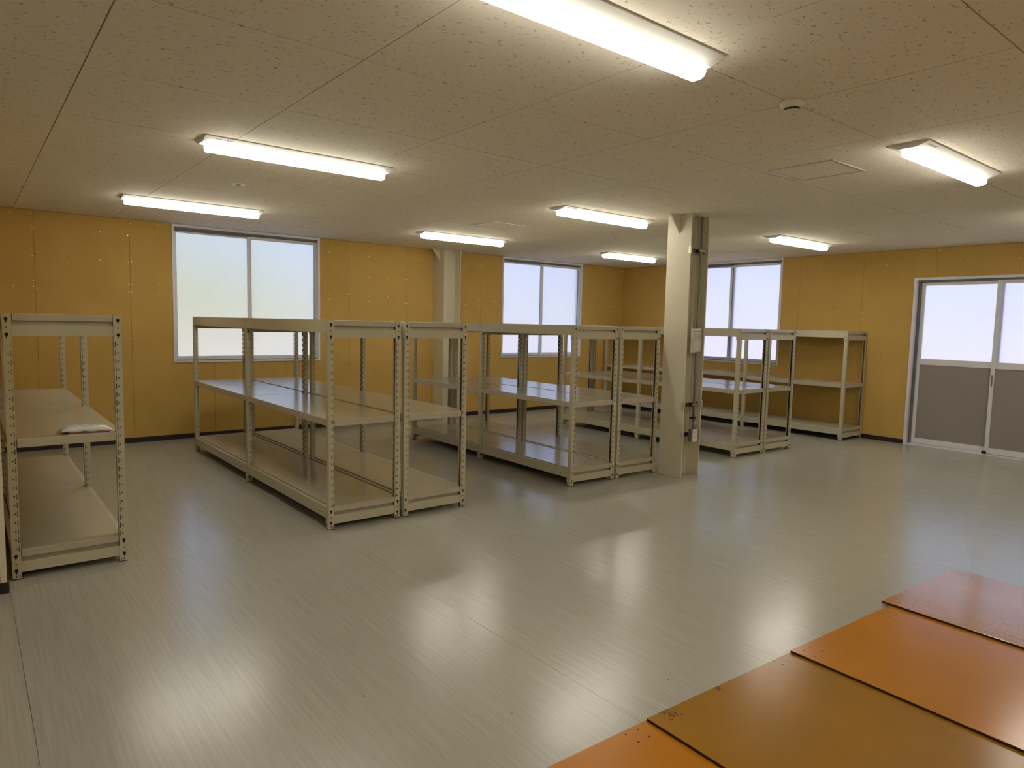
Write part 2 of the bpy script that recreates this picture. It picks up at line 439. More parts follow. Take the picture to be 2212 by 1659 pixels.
for (a, b, t_) in ((0.0, DR[0], 'dark brown baseboard along the right-hand wall up to the sliding door'), (DR[2], 12.0, 'dark brown baseboard beyond the sliding door, outside the picture')):
    struct(MB().box(a, -0.008, 0, b, 0, 0.06).obj('baseboard_right', M_base, None), t_).matrix_world = Matrix.Translation((BP[0], BP[1], 0)) @ Matrix.Rotation(RB, 4, 'Z')

dr = struct(empty('door_1', onB(DR[0]), RB), 'grey aluminium double sliding door with frosted upper glass in the right-hand wall')
DW = DR[2]-DR[0]; DH = DR[3]
f = MB()
f.box(0, -0.015, 0, 0.035, 0.14, DH); f.box(DW-0.035, -0.015, 0, DW, 0.14, DH); f.box(0.035, -0.015, DH-0.035, DW-0.035, 0.14, DH)
f.obj('door_frame', M_alu, dr, bevel=0.003)
t = MB(); t.box(0.035, 0.03, DH-0.055, DW-0.035, 0.037, DH-0.035); t.box(0.035, 0.075, DH-0.055, DW-0.035, 0.082, DH-0.035); t.box(0.035, 0.12, DH-0.06, DW-0.035, 0.128, DH-0.035)
each(t, 'head_rail', M_aludk, dr)
t = MB(); t.box(0.035, 0.0, -0.003, DW-0.035, 0.14, 0.012); t.box(0.035, 0.05, 0.012, DW-0.035, 0.054, 0.02); t.box(0.035, 0.098, 0.012, DW-0.035, 0.102, 0.02)
t.obj('sill_track', M_alu, dr)
MB().box(0.037, 0.05, 0.0125, 0.055, 0.12, DH-0.056).obj('jamb_stop', M_aludk, dr)
mid = 0.958
for (a, b, yy) in ((0.06, mid+0.04, 0.085), (mid-0.025, DW-0.04, 0.036)):
    s = empty('door_leaf', (0,0,0), 0, dr)
    z0, z1 = 0.022, DH-0.056
    fr = MB()
    fr.box(a, yy, z0, a+0.045, yy+0.032, z1); fr.box(b-0.045, yy, z0, b, yy+0.032, z1)
    fr.box(a+0.045, yy, z1-0.045, b-0.045, yy+0.032, z1); fr.box(a+0.045, yy, 1.075, b-0.045, yy+0.032, 1.155); fr.box(a+0.045, yy, z0, b-0.045, yy+0.032, z0+0.07)
    fr.obj('leaf_frame', M_alu, s, bevel=0.002)
    MB().box(a+0.045, yy+0.010, z0+0.07, b-0.045, yy+0.022, 1.075).obj('lower_panel', M_dpanel, s)
    MB().box(a+0.045, yy+0.013, 1.155, b-0.045, yy+0.019, z1-0.045).obj('pane', M_frost, s)
    hx = b-0.033 if a < 0.5 else a+0.012
    MB().box(hx, yy-0.003, 0.86, hx+0.018, yy+0.001, 1.0).obj('door_pull', M_aludk, s)
MB().box(mid-0.045, 0.012, 0.0125, mid+0.0, 0.034, 0.05).obj('floor_guide', M_gasket, dr)

# ---- left partition (corner next to the leftmost rack) and unseen walls
lw = struct(MB().box(-0.0, 4.467+0.012, 0, 0.119, YA+0.01, H+0.01).obj('wall_left', M_gback), 'partition wall behind the leftmost rack, yellow gypsum board')
ly = [4.467, 5.377, 6.287, 7.197, 8.107, YA]
for i in range(5): MB().box(0.119, ly[i]+0.0012+(0.013 if i == 0 else 0), 0, 0.131, ly[i+1]-0.0012, H-0.002).obj('panel', M_gyp, lw)
lf = struct(MB().box(-3.6, 4.479, 0, -0.0005, 4.6, H+0.01).obj('wall_hall', M_gback), 'short wall running left from the partition corner')
for a, b in ((-3.5, -2.6), (-2.6, -1.69), (-1.69, -0.78), (-0.78, 0.105)): MB().box(a+0.001, 4.467, 0, b-0.001, 4.479, H-0.002).obj('panel', M_gyp, lf)
struct(MB().box(0.105, 4.463, 0, 0.133, 4.479, H-0.002).obj('trim_1', M_trimc), 'cream corner trim at the left edge of the picture')
struct(MB().box(-3.5, 4.456, 0, 0.141, 4.463, 0.06).obj('baseboard_hall', M_base), 'dark brown baseboard of the wall at the left picture edge')
m = MB(); 
for (a, b, c, d) in subtract((-3.2, -0.1, 4.6, H+0.02), [(-1.9, 0.94, 0.0, 2.5)]): m.box(-3.65, a, b, -3.5, c, d)
ow = struct(m.obj('wall_side', M_gyp), 'outer wall far to the left, outside the picture')
build_window('window_4', (-3.5, -1.9, 0), PI/2, 1.9, 0.94, 2.5, 'unseen frosted window added in the outer wall for light from the left')  # unseen window, added to bring daylight in from the left
struct(MB().box(-3.65, -3.15, -0.1, 10.3, -3.0, H+0.02).obj('wall_front', M_gyp), 'wall behind the camera of yellow gypsum board')

# ------------------------------------------------------------------ steel columns
def hcol(name, x, y, wdt, dep, label, gussets):
    root = struct(empty(name, (x, y, 0)), label)
    t = 0.014
    MB().box(0, 0, 0, t, dep, H-0.001).obj('flange', M_col, root, bevel=0.0015)
    MB().box(wdt-t, 0, 0, wdt, dep, H-0.001).obj('flange', M_col, root, bevel=0.0015)
    MB().box(t, dep/2-0.005, 0, wdt-t, dep/2+0.005, H-0.001).obj('web', M_col, root)
    for (s, gl) in gussets:
        if s < 0: MB().prism([(-gl, H-0.003), (0, H-0.003), (0, H-0.18)], 'y', dep/2-0.006, dep/2+0.006).obj('gusset_plate', M_col, root)
        else: MB().prism([(wdt, H-0.003), (wdt+gl, H-0.003), (wdt, H-0.18)], 'y', dep/2-0.006, dep/2+0.006).obj('gusset_plate', M_col, root)
    return root
CX, CY = 5.535, 4.175
c1 = hcol('column', CX, CY, 0.29, 0.285, 'beige steel H column standing free beside the racks', [(-1, 0.15)])
c2 = hcol('wall_column', 5.665, 8.735, 0.30, 0.28, 'beige steel H column against the back wall between the windows', [(-1, 0.13), (1, 0.13)])
for c in (c1, c2): c['kind'] = 'structure'; c['category'] = 'column'

# conduit run in the column
cd = tag(empty('conduit', (CX, CY, 0)), 'grey vertical conduit pipe on the open side of the free column', 'pipe')
px_, py_ = 0.185, 0.015
MB().cyl((px_, py_, 0.56), 0.0125, H-0.56-0.001, 'z', 12).obj('pipe', M_galv, cd, smooth=True)
MB().cyl((px_, py_-0.01, 0.487), 0.016, 0.073, 'z', 12).obj('box_connector', M_galv, cd, smooth=True)
MB().cyl((px_, py_, H-0.012), 0.035, 0.011, 'z', 16).obj('ceiling_collar', M_white, cd)
MB().box(px_-0.045, py_-0.016, 0.59, px_+0.016, py_+0.016, 0.607).obj('black_tape', M_black, cd)
ob = tag(empty('outlet_box', (CX+0.13, CY, 0.36)), 'white power outlet on a grey box near the foot of the free column', 'outlet')
for zz in (2.255, 0.73, 0.43):
    sr = empty('strut_bracket', (0,0,zz), 0, cd) if zz != 0.43 else empty('strut_bracket', (-0.13, 0, 0.07), 0, ob)
    b = MB(); b.box(0.015, 0.044, -0.018, 0.275, 0.05, 0.018); b.box(0.015, 0.03, 0.014, 0.275, 0.044, 0.02); b.box(0.015, 0.03, -0.02, 0.275, 0.044, -0.014)
    b.obj('strut', M_strut, sr)
    e = MB(); e.box(-0.006, -0.004, -0.035, 0.0, 0.02, 0.035); e.box(0.0, -0.006, -0.03, 0.0148, -0.0005, 0.03)
    e2 = MB(); e2.box(0.29, -0.004, -0.045, 0.296, 0.02, 0.045); e2.box(0.276, -0.006, -0.04, 0.296, -0.0005, 0.04)
    e.obj('flange_clip', M_brass, sr); e2.obj('flange_clip', M_brass, sr)
    if zz != 0.43:
        k = MB(); k.box(px_-0.02, 0.004, -0.01, px_+0.03, 0.03, 0.012); k.cyl((px_+0.024, -0.006, 0.0), 0.010, 0.012, 'y', 8)
        k.obj('pipe_clamp', M_brass, sr)
MB().box(0, -0.01, 0, 0.09, 0.029, 0.125).obj('back_box', M_boxg, ob, bevel=0.004)
MB().box(0.012, -0.020, -0.004, 0.088, -0.0101, 0.124).obj('cover_plate', M_white, ob, bevel=0.004)
s = MB()
for zz in (0.03, 0.075):
    s.box(0.034, -0.0212, zz+0.006, 0.037, -0.0201, zz+0.018); s.box(0.058, -0.0212, zz+0.006, 0.061, -0.0201, zz+0.018)
each(s, 'socket_slot', M_dark, ob)
lp = MB(); pts = [(CX+0.10+0.004*math.sin(k*3), CY+0.13-0.02*math.sin(k), 0.32-0.012*k) for k in range(6)]
for k in range(20):
    a = 2*PI*k/18; pts.append((CX+0.10+0.022*math.sin(a), CY+0.118+0.01*math.cos(a*0.5), 0.18+0.055*math.cos(a)))
lp.tube(pts, 0.0025)
cl = tag(empty('cable_loop', (CX+0.1, CY+0.12, 0.12)), 'thin grey cable hanging in a loop inside the column foot', 'cable')
o = lp.obj('cable', M_strut, cl, (-CX-0.1, -CY-0.12, -0.12), smooth=True)
MB().box(-0.008, -0.01, 0.15, 0.008, 0.006, 0.185).obj('blue_cap', M_blue, cl)

# floor-plan sheet taped to the column
ps = tag(empty('paper_sheet', (CX+0.035, CY-0.014, 1.255)), 'white floor plan sheet taped to the free column over the pipe', 'paper')
ps.rotation_euler = (0, math.radians(-2), math.radians(4))
pm = MB(); nx, nz = 12, 8; W_, H_ = 0.205, 0.235
def pc(u, v): return (u*W_, -0.004-0.006*math.sin(u*PI*1.3)-0.012*max(0, 0.2-u)*2-0.006*(1-v)*math.sin(u*5)-0.01*v*(1-v), v*H_)
for i in range(nx+1):
    for j in range(nz+1): pm.v.append(pc(i/nx, j/nz))
for i in range(nx):
    for j in range(nz):
        a = i*(nz+1)+j; pm.f.append((a, a+nz+1, a+nz+2, a+1))
sh = pm.obj('sheet', M_paper, ps, smooth=True)
so_ = sh.modifiers.new('thickness', 'SOLIDIFY'); so_.thickness = 0.0006; so_.offset = 1
def pline(pts, wd, name, m):
    mb = MB()
    for (u, v), (u2, v2) in zip(pts[:-1], pts[1:]):
        n = max(1, int(max(abs(u2-u), abs(v2-v))*14))
        for k in range(n):
            p = (u+(u2-u)*k/n, v+(v2-v)*k/n); q = (u+(u2-u)*(k+1)/n, v+(v2-v)*(k+1)/n)
            d = Vector((q[0]-p[0], q[1]-p[1])).normalized(); nx_, ny_ = -d.y*wd/2, d.x*wd/2
            def P(a, b): x, y, z = pc(min(max(a, 0), 1), min(max(b, 0), 1)); return (x, y-0.0012, z)
            mb.quad(P(p[0]-nx_, p[1]-ny_), P(q[0]-nx_, q[1]-ny_), P(q[0]+nx_, q[1]+ny_), P(p[0]+nx_, p[1]+ny_))
    mb.obj(name, m, ps)
for l_ in [[(.1, .55), (.25, .54), (.26, .88), (.55, .87), (.9, .88), (.9, .06)], [(.55, .80), (.55, .48), (.6, .46)], [(.16, .5), (.18, .05)], [(.12, .9), (.14, .92)], [(.2, .18), (.23, .17)], [(.62, .14), (.66, .13)]]: pline(l_, 0.016, 'plan_line', M_dark)
for l_ in [[(.36, .8), (.36, .54)], [(.44, .8), (.44, .54)], [(.66, .78), (.66, .54)], [(.74, .78), (.74, .54)], [(.84, .8), (.84, .5)], [(.38, .68), (.42, .68)], [(.68, .66), (.72, .66)]]: pline(l_, 0.05, 'faint_mark', M_redl)
for l_ in [[(.28, .86), (.28, .83)], [(.58, .87), (.59, .83)], [(.6, .87), (.86, .87)]]: pline(l_, 0.02, 'red_mark', M_red)

# ------------------------------------------------------------------ racks
D = 0.573; PW = 0.042; T = 0.002; RH = 1.5
def plate(mb, P, w0, h0, cols, t):
    """cols: list of (u0,u1,[(z0,z1) holes]); P(u,z,d)->xyz, faces front d=0 and back d=t"""
    for (a, b, hs) in cols:
        z = h0[0]; segs = []
        for (p, q) in sorted(hs): segs.append((z, p)); z = q
        segs.append((z, h0[1]))
        for (p, q) in segs:
            if q-p < 1e-6: continue
            mb.quad(P(a, p, 0), P(b, p, 0), P(b, q, 0), P(a, q, 0))
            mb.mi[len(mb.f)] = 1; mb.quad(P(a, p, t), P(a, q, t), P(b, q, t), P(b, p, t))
    for (p, q) in ((cols[0][0],)*2, (cols[-1][1],)*2):
        mb.quad(P(p, h0[0], 0), P(p, h0[0], t), P(p, h0[1], t), P(p, h0[1], 0))
    mb.quad(P(cols[0][0], h0[1], 0), P(cols[-1][1], h0[1], 0), P(cols[-1][1], h0[1], t), P(cols[0][0], h0[1], t))
ROWS = [0.177+0.05*k for k in range(24)]
slots = [(z-0.0155, z+0.0155) for z in ROWS]
dots = [(z-0.004, z+0.004) for z in ROWS]
keyW = [(0.126, 0.142), (0.043, 0.059), (1.461, 1.477), (1.376, 1.392)]
keyC = [(0.114, 0.142), (0.031, 0.059), (1.449, 1.477), (1.364, 1.392), (0.083, 0.092), (1.419, 1.428), (0.012, 0.022)]
def post_mesh(mx, my):
    mb = MB()
    sgx = lambda x: -x if mx else x
    sgy = lambda y: -y if my else y
    z0 = (0.005, RH)
    cols = [(0, .010, []), (.010, .015, keyW), (.015, .018, keyC), (.018, .021, keyC+dots), (.021, .026, keyW+dots), (.026, .0315, []), (.0315, .0365, slots+[(0.012, 0.024)]), (.0365, PW, [])]
    plate(mb, lambda u, z, d: (sgx(u), sgy(d), z), 0, z0, cols, T)                      # face with slots and round holes
    cols2 = [(0, .018, []), (.018, .025, dots), (.025, .0315, []), (.0315, .0365, slots), (.0365, PW, [])]
    plate(mb, lambda u, z, d: (sgx(u), sgy(PW-d), z), 0, z0, cols2, T)                   # opposite face
    plate(mb, lambda u, z, d: (sgx(d), sgy(T+u), z), 0, z0, [(0, .014, []), (.014, .020, keyC[:4]), (.020, PW-2*T, [])], T)   # aisle side
    plate(mb, lambda u, z, d: (sgx(PW-d), sgy(T+u), z), 0, z0, [(0, .009, [])], T)       # small lips of the open side
    plate(mb, lambda u, z, d: (sgx(PW-d), sgy(PW-T-u), z), 0, z0, [(0, .009, [])], T)
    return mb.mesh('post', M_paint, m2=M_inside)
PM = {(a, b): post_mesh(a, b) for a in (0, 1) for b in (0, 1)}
def foot_mesh(mx, my):
    x0, x1 = (-PW-.001, .001) if mx else (-.001, PW+.001)
    y0, y1 = (-PW-.001, .001) if my else (-.001, PW+.001)
    return MB().box(x0, y0, 0, x1, y1, 0.005).mesh('foot', M_black)
FM = {(a, b): foot_mesh(a, b) for a in (0, 1) for b in (0, 1)}
cache = {}
def memo(key, fn):
    if key not in cache: cache[key] = fn()
    return cache[key]
def panel_mesh(L, zt, th, xi, n0, n1, lip):
    """tray with notched corners; n0/n1 notch depth in y at each end"""
    nx = PW+0.003
    x0, x1 = xi, D-xi
    poly = [(nx, 0.004), (D-nx, 0.004), (D-nx, n0), (x1, n0), (x1, L-n1), (D-nx, L-n1), (D-nx, L-0.004), (nx, L-0.004), (nx, L-n1), (x0, L-n1), (x0, n0), (nx, n0)]
    mb = MB().prism(poly, 'z', zt-th, zt)
    if lip:
        mb.box(nx+0.004, 0.0015, zt-0.012, D-nx-0.004, 0.004, zt-0.007)
    return mb.mesh('shelf_panel', M_shelf)
def beam_long(L, z0, z1, top):
    mb = MB()
    if top: prof = [(0, z0), (0.003, z0-0.001), (0.024, z0), (0.024, z0+0.004), (0.004, z0+0.004), (0.004, z1-0.004), (0.024, z1-0.004), (0.024, z1), (0, z1)]
    else: prof = [(0, z0), (0.024, z0), (0.024, z0+0.004), (0.004, z0+0.004), (0.004, z1-0.004), (0.020, z1-0.004), (0.020, z1-0.02), (0.026, z1-0.02), (0.026, z1), (0, z1)]
    mb.prism(prof, 'y', 0.0, L)
    return mb.mesh('long_beam', M_paint)
def bracket_mesh(z0, z1, down):
    """rounded end plate riveted on the aisle face of a post"""
    w_ = 0.034; r = 0.010
    pts = []
    for (cx_, cz_, a0) in ((w_-r, z0+r, -90), (w_-r, z1-r, 0), (r, z1-r, 90), (r, z0+r, 180)):
        for k in range(4):
            a = math.radians(a0+k*30); pts.append((cx_+r*math.cos(a), cz_+r*math.sin(a)))
    mb = MB().prism(pts, 'x', -0.0022, -0.0002)
    return mb.mesh('bracket', M_paint)
def bracket_dots(z0, z1):
    mb = MB()
    for zz in (z0+0.012, z0+0.055, z1-0.018): mb.box(-0.0030, 0.012, zz-0.004, -0.0022, 0.016, zz+0.004)
    for zz in (z0+0.035, z1-0.03): mb.cyl((-0.0028, 0.026, zz), 0.003, 0.0006, 'x', 6)
    return mb.mesh('rivets', M_dark)
def side_beam(z0, z1, zg):
    mb = MB()
    a, b = PW+0.0008, D-PW-0.0008
    mb.prism([(0.004, z0), (0.026, z0), (0.026, z1), (0.008, z1), (0.004, z1-0.004)], 'x', a, b)
    mb.box(a, 0.034, z1-0.01, b, 0.036, zg)
    return mb.mesh('side_beam', M_paint)
def sticker(parent, y, flip=False):
    st = MB().box(-0.0012, y-0.130, 0.1005, -0.0002, y, 0.1195).obj('sticker', M_sticker, parent)
    p = MB(); yy = y-0.006
    p.box(-0.0017, y-0.012, 0.106, -0.0012, y-0.009, 0.114)
    k = yy-0.005; rr = random.Random(3)
    # print runs away from the near end
    k2 = y-0.016
    while k2 > y-0.118:
        wd = rr.uniform(0.003, 0.006); h = rr.uniform(0.003, 0.0065); zc = 0.110
        p.box(-0.0017, k2-wd, zc-h/2, -0.0012, k2, zc+h/2); k2 -= wd+0.0012
    tag(p.obj('print', M_dark, st), kind='stuff')
def make_rack(label, x, y, yaw_, bays, mids, stickers=True, group='metal storage racks', edge=0.0):
    r = tag(empty('metal_rack', (x, y, 0), -yaw_), label, 'rack', group)
    ys = [0]
    for b in bays: ys.append(ys[-1]+b)
    n = len(ys)
    for i, yy in enumerate(ys):
        my = 1 if i == n-1 else 0
        yo = yy if i in (0, n-1) else yy-PW/2
        for mx in (0, 1):
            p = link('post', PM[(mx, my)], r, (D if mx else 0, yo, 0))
            link('foot', FM[(mx, my)], p, (0, 0, 0))
        # side beams, low and top
        yb = {0: yy+0.0, n-1: yy-0.036}.get(i, yy-0.015)
        for (a, b, c) in ((0.038, 0.099, 0.1255), (1.374, 1.436, 1.4595)):
            link('side_beam', memo(('sb', a), lambda: side_beam(a, b, c)), r, (0, yb, 0))
    for i, L in enumerate(bays):
        ya, yb = ys[i], ys[i+1]
        e0 = PW if i == 0 else PW/2; e1 = PW if i == len(bays)-1 else PW/2
        # panels
        for kind_, zt, th, xi in (('low', 0.168, 0.042, 0.03), ('mid', mids[i], 0.036, 0.004), ('top', 1.498, 0.038, 0.026)):
            n0, n1 = e0+0.003, e1+0.003
            th2 = 0.05 if kind_ == 'mid' else th
            me = memo(('p', L, zt, n0, n1), lambda: panel_mesh(L, zt, th2 if kind_ == 'mid' else th, xi, n0, n1, kind_ == 'low'))
            link('shelf_panel', me, r, (0, ya, 0), bevel=0.003)
        lb = yb-ya-e0-e1-0.001
        for side in (0, 1):
            for (z0, z1, tp) in ((0.078, 0.158, False), (1.408, 1.499, True)):
                me = memo(('lb', lb, tp), lambda: beam_long(lb, z0, z1, tp))
                o = link('long_beam', me, r, (D if side else 0, ya+e0+(lb if side else 0)+0.0005, 0), rot=(0, 0, PI if side else 0))
                bz = (0.036, 0.160) if not tp else (1.365, 1.497)
                if side == 0:
                    for (yy, sgn) in ((e0+0.034-0.0005, -1), (lb+e0-0.033, 1)):
                        pass
                    link('bracket', memo(('br', tp), lambda: bracket_mesh(*bz, True)), o, (0, -0.026, 0))
                    link('bracket', cache[('br', tp)], o, (0, lb-0.008, 0))
                    tag(link('rivets', memo(('rv', tp), lambda: bracket_dots(*bz)), o, (0, -0.026, 0)), kind='stuff')
                    tag(link('rivets', cache[('rv', tp)], o, (0, lb-0.008, 0)), kind='stuff')
                    if not tp and stickers:
                        sticker(o, 0.193)
    return r
G = 'metal storage racks'
LAB = 'beige slotted steel storage rack with three shelves, '
make_rack('beige slotted steel rack at the left picture edge, holding the plastic-wrapped packet', 0.165, 4.655, 0.0, [1.5, 1.5], [0.80, 0.80], False)
make_rack('two-bay beige rack, first of the three double rows from the left, aisle-side left half', 1.990, 4.535, -0.003, [1.79, 1.79], [0.795, 0.795])
make_rack('two-bay beige rack, first of the three double rows from the left, right half', 2.594, 4.530, -0.003, [1.79, 1.79], [0.795, 0.795], False)
make_rack('two-bay beige rack in the middle double row, left half facing the first row', 4.357, 4.530, 0.025, [1.507, 1.507], [0.79, 0.78])
make_rack('two-bay beige rack in the middle double row, right half beside the free column', 4.960, 4.512, 0.025, [1.507, 1.507], [0.79, 0.78], False)
make_rack('two-bay beige rack in the double row right behind the free column, left half', 6.948, 4.500, 0.025, [1.52, 1.52], [0.795, 0.79])
make_rack('two-bay beige rack in the double row behind the free column, right half', 7.551, 4.485, 0.025, [1.52, 1.52], [0.795, 0.79], False)
r4 = make_rack('long three-bay beige rack against the right-hand wall under the window', 9.318, 4.395, 0.0195, [1.556, 1.5, 1.5], [0.775, 0.80, 0.785])

# small scribble on the wall rack's top rail
sc_ = MB()
for (a, b, c, d) in ((0, 0, .02, .012), (.02, .012, .03, 0), (.04, .002, .055, .014), (.055, .014, .075, .012), (.075, .012, .07, 0)):
    sc_.tube([(-0.0012, 3.62-a, 1.462+b), (-0.0012, 3.62-c, 1.462+d)], 0.0016, 4)
each(sc_, 'pen_stroke', M_dark, r4)

# ------------------------------------------------------------------ packet on the left rack
pk = tag(empty('plastic_packet', (0.0, 0.0, 0.8)), 'clear plastic-wrapped packet over brown cardboard on the left rack\'s middle shelf', 'packet')
def blob(nx, ny, fn):
    mb = MB()
    for i in range(nx+1):
        for j in range(ny+1): mb.v.append(fn(i/nx, j/ny))
    for i in range(nx):
        for j in range(ny):
            a = i*(ny+1)+j; mb.f.append((a, a+ny+1, a+ny+2, a+1))
    return mb
rr = random.Random(5); wr = [[rr.uniform(-1, 1) for _ in range(40)] for _ in range(40)]
def fn(u, v):
    e = min(u, 1-u, v, 1-v)*8; e = min(1, e)**0.6
    x = 0.425+0.265*u; y = 4.725+0.15*v+0.02*(1-u)
    z = 0.004+e*(0.022+0.006*math.sin(u*3.1))+0.0035*wr[int(u*30)][int(v*12)]*e
    return (x, y, z)
M_film = mat('clear_film', (225, 224, 222), 0.18, 0.8, bump=0.3, bscale=60)
o = blob(30, 12, fn).obj('plastic_film', M_film, pk, smooth=True)
o.modifiers.new('thickness', 'SOLIDIFY').thickness = 0.001
def fn2(u, v):
    x = 0.40+0.27*u; y = 4.700+0.05*v+0.024*(1-u)
    z = 0.0025+0.010*(math.sin(u*9)**2)*v*(0.4+0.6*wr[int(u*12)][1]**2)+(0.012*(1-u*8) if u < 0.125 else 0)
    return (x, y, z)
o = blob(24, 4, fn2).obj('cardboard', M_brown, pk)
o.modifiers.new('thickness', 'SOLIDIFY').thickness = 0.0015
MB().tube([(0.43, 4.722, 0.006), (0.46, 4.718, 0.006)], 0.005, 8).obj('tube_end', M_wooddk, pk)

# ------------------------------------------------------------------ coated boards on the floor, each lapping the one to its left
def board(label, x, y, zl, zr, W, L, th, m, holes_, rz, extra=None):
    root = tag(empty('coated_board', (x, y, zl)), label, 'board', 'coated plywood boards on the floor')
    tilt = math.asin((zl-zr)/W) if W else 0
    root.rotation_euler = (0, tilt, rz)
    mb = MB().box(0, -L, 0, W, 0, th)
    mb.obj('board_sheet', m, root, bevel=0.0015)
    e = MB(); e.box(-0.0006, -L+0.001, 0.0015, 0.0006, -0.001, th-0.0015); e.box(W-0.0006, -L+0.001, 0.0015, W+0.0006, -0.001, th-0.0015)
    each(e, 'sawn_edge', M_wooddk, root)
    h = MB()
    for (hx, hy) in holes_: h.cyl((hx, hy, th-0.0003), 0.0045, 0.0006, 'z', 8)
    if holes_: tag(h.obj('nail_holes', M_black, root), kind='stuff')
    return root, Matrix.Translation((x, y, zl)) @ Matrix.Rotation(rz, 4, 'Z') @ Matrix.Rotation(tilt, 4, 'Y')
RZ = math.radians(-2.0); TH = 0.012
def loc_holes(pts, x, y):
    out = []
    for (a, b) in pts:
        dx, dy = a-x, b-y
        out.append((dx*math.cos(-RZ)-dy*math.sin(-RZ), dx*math.sin(-RZ)+dy*math.cos(-RZ)))
    return out
board('bright orange coated board at the bottom edge, leftmost of the four', 1.0, 1.632, 0, 0, 0.985, 1.82, TH, M_bd[0],
      loc_holes([(1.842, 1.581), (1.903, 1.575), (1.900, 1.521), (1.844, 1.523)], 1.0, 1.632), RZ)
_, MBm = board('olive-brown coated board with pen scribbles along its far edge, second from the left', 1.969, 1.590, TH+.0006, 0.0002, 0.978, 1.82, TH, M_bd[1],
      loc_holes([(2.801, 1.512)], 1.969, 1.59), RZ)
board('russet-brown matt coated board between the scribbled and the glossy board', 2.937, 1.553, TH+.0004, 0.0002, 0.974, 1.82, TH, M_bd[2],
      loc_holes([(3.05, 1.516), (2.985, 1.515), (3.05, 1.46), (2.975, 1.455), (3.745, 1.488), (3.80, 1.482), (3.80, 1.441), (3.742, 1.452)], 2.937, 1.553), RZ)
board('glossy wood-grained coated board lapping over its neighbour, rightmost of the four', 3.903, 1.560, TH+.0008, 0.0002, 0.962, 1.82, TH, M_bd[3],
      loc_holes([(3.96, 1.49), (3.91, 1.49), (3.96, 1.42), (3.91, 1.42), (4.80, 1.455), (4.76, 1.457), (4.80, 1.40), (4.76, 1.40)], 3.903, 1.56), RZ)
STROKES = [[(2.054, 1.561), (2.051, 1.524)], [(2.063, 1.557), (2.056, 1.537), (2.063, 1.534), (2.082, 1.548)], [(2.074, 1.555), (2.079, 1.534)], [(2.087, 1.543), (2.07, 1.531)], [(2.048, 1.547), (2.041, 1.539)], [(2.071, 1.528), (2.072, 1.524)], [(2.089, 1.528), (2.096, 1.523), (2.09, 1.518), (2.087, 1.522)], [(2.026, 1.527), (2.034, 1.523), (2.031, 1.518), (2.025, 1.521)], [(2.039, 1.592), (2.04, 1.563)], [(2.051, 1.582), (2.04, 1.563)], [(2.038, 1.581), (2.051, 1.581)], [(2.024, 1.592), (2.032, 1.591)], [(2.028, 1.585), (2.029, 1.578)], [(2.052, 1.583), (2.073, 1.581), (2.072, 1.574)], [(2.057, 1.581), (2.06, 1.577), (2.069, 1.582)], [(2.082, 1.579), (2.081, 1.573)], [(2.16, 1.591), (2.161, 1.572)], [(2.167, 1.589), (2.17, 1.58)], [(2.232, 1.587), (2.248, 1.582)], [(2.246, 1.588), (2.249, 1.578)], [(2.359, 1.582), (2.389, 1.579), (2.36, 1.54)], [(2.367, 1.576), (2.361, 1.539)], [(2.384, 1.579), (2.376, 1.532)], [(2.461, 1.577), (2.456, 1.557)], [(2.523, 1.575), (2.524, 1.562)], [(2.531, 1.573), (2.532, 1.56)], [(2.547, 1.573), (2.544, 1.56)], [(2.58, 1.574), (2.575, 1.553)], [(2.846, 1.566), (2.843, 1.546)], [(2.788, 1.563), (2.779, 1.543)], [(2.838, 1.513), (2.839, 1.495)]]
st = MB()
brd = [o for o in COL.objects if o.get('label', '').startswith('olive')][0]
for s_ in STROKES:
    q = []
    for (a, b) in s_:
        a = a*1.004; b = b*1.004
        b = min(b, 1.590-(a-1.969)*0.035-0.003)
        q += loc_holes([(a, b)], 1.969, 1.59)
    for p0, p1 in zip(q[:-1], q[1:]):
        d = Vector((p1[0]-p0[0], p1[1]-p0[1])); L = max(d.length, 1e-5); d = d/L*0.0016
        nx_, ny_ = -d.y, d.x
        z = TH+0.0003
        st.quad((p0[0]-nx_-d.x, p0[1]-ny_-d.y, z), (p1[0]-nx_+d.x, p1[1]-ny_+d.y, z), (p1[0]+nx_+d.x, p1[1]+ny_+d.y, z), (p0[0]+nx_-d.x, p0[1]+ny_-d.y, z))
each(st, 'pen_stroke', M_wooddk, brd)

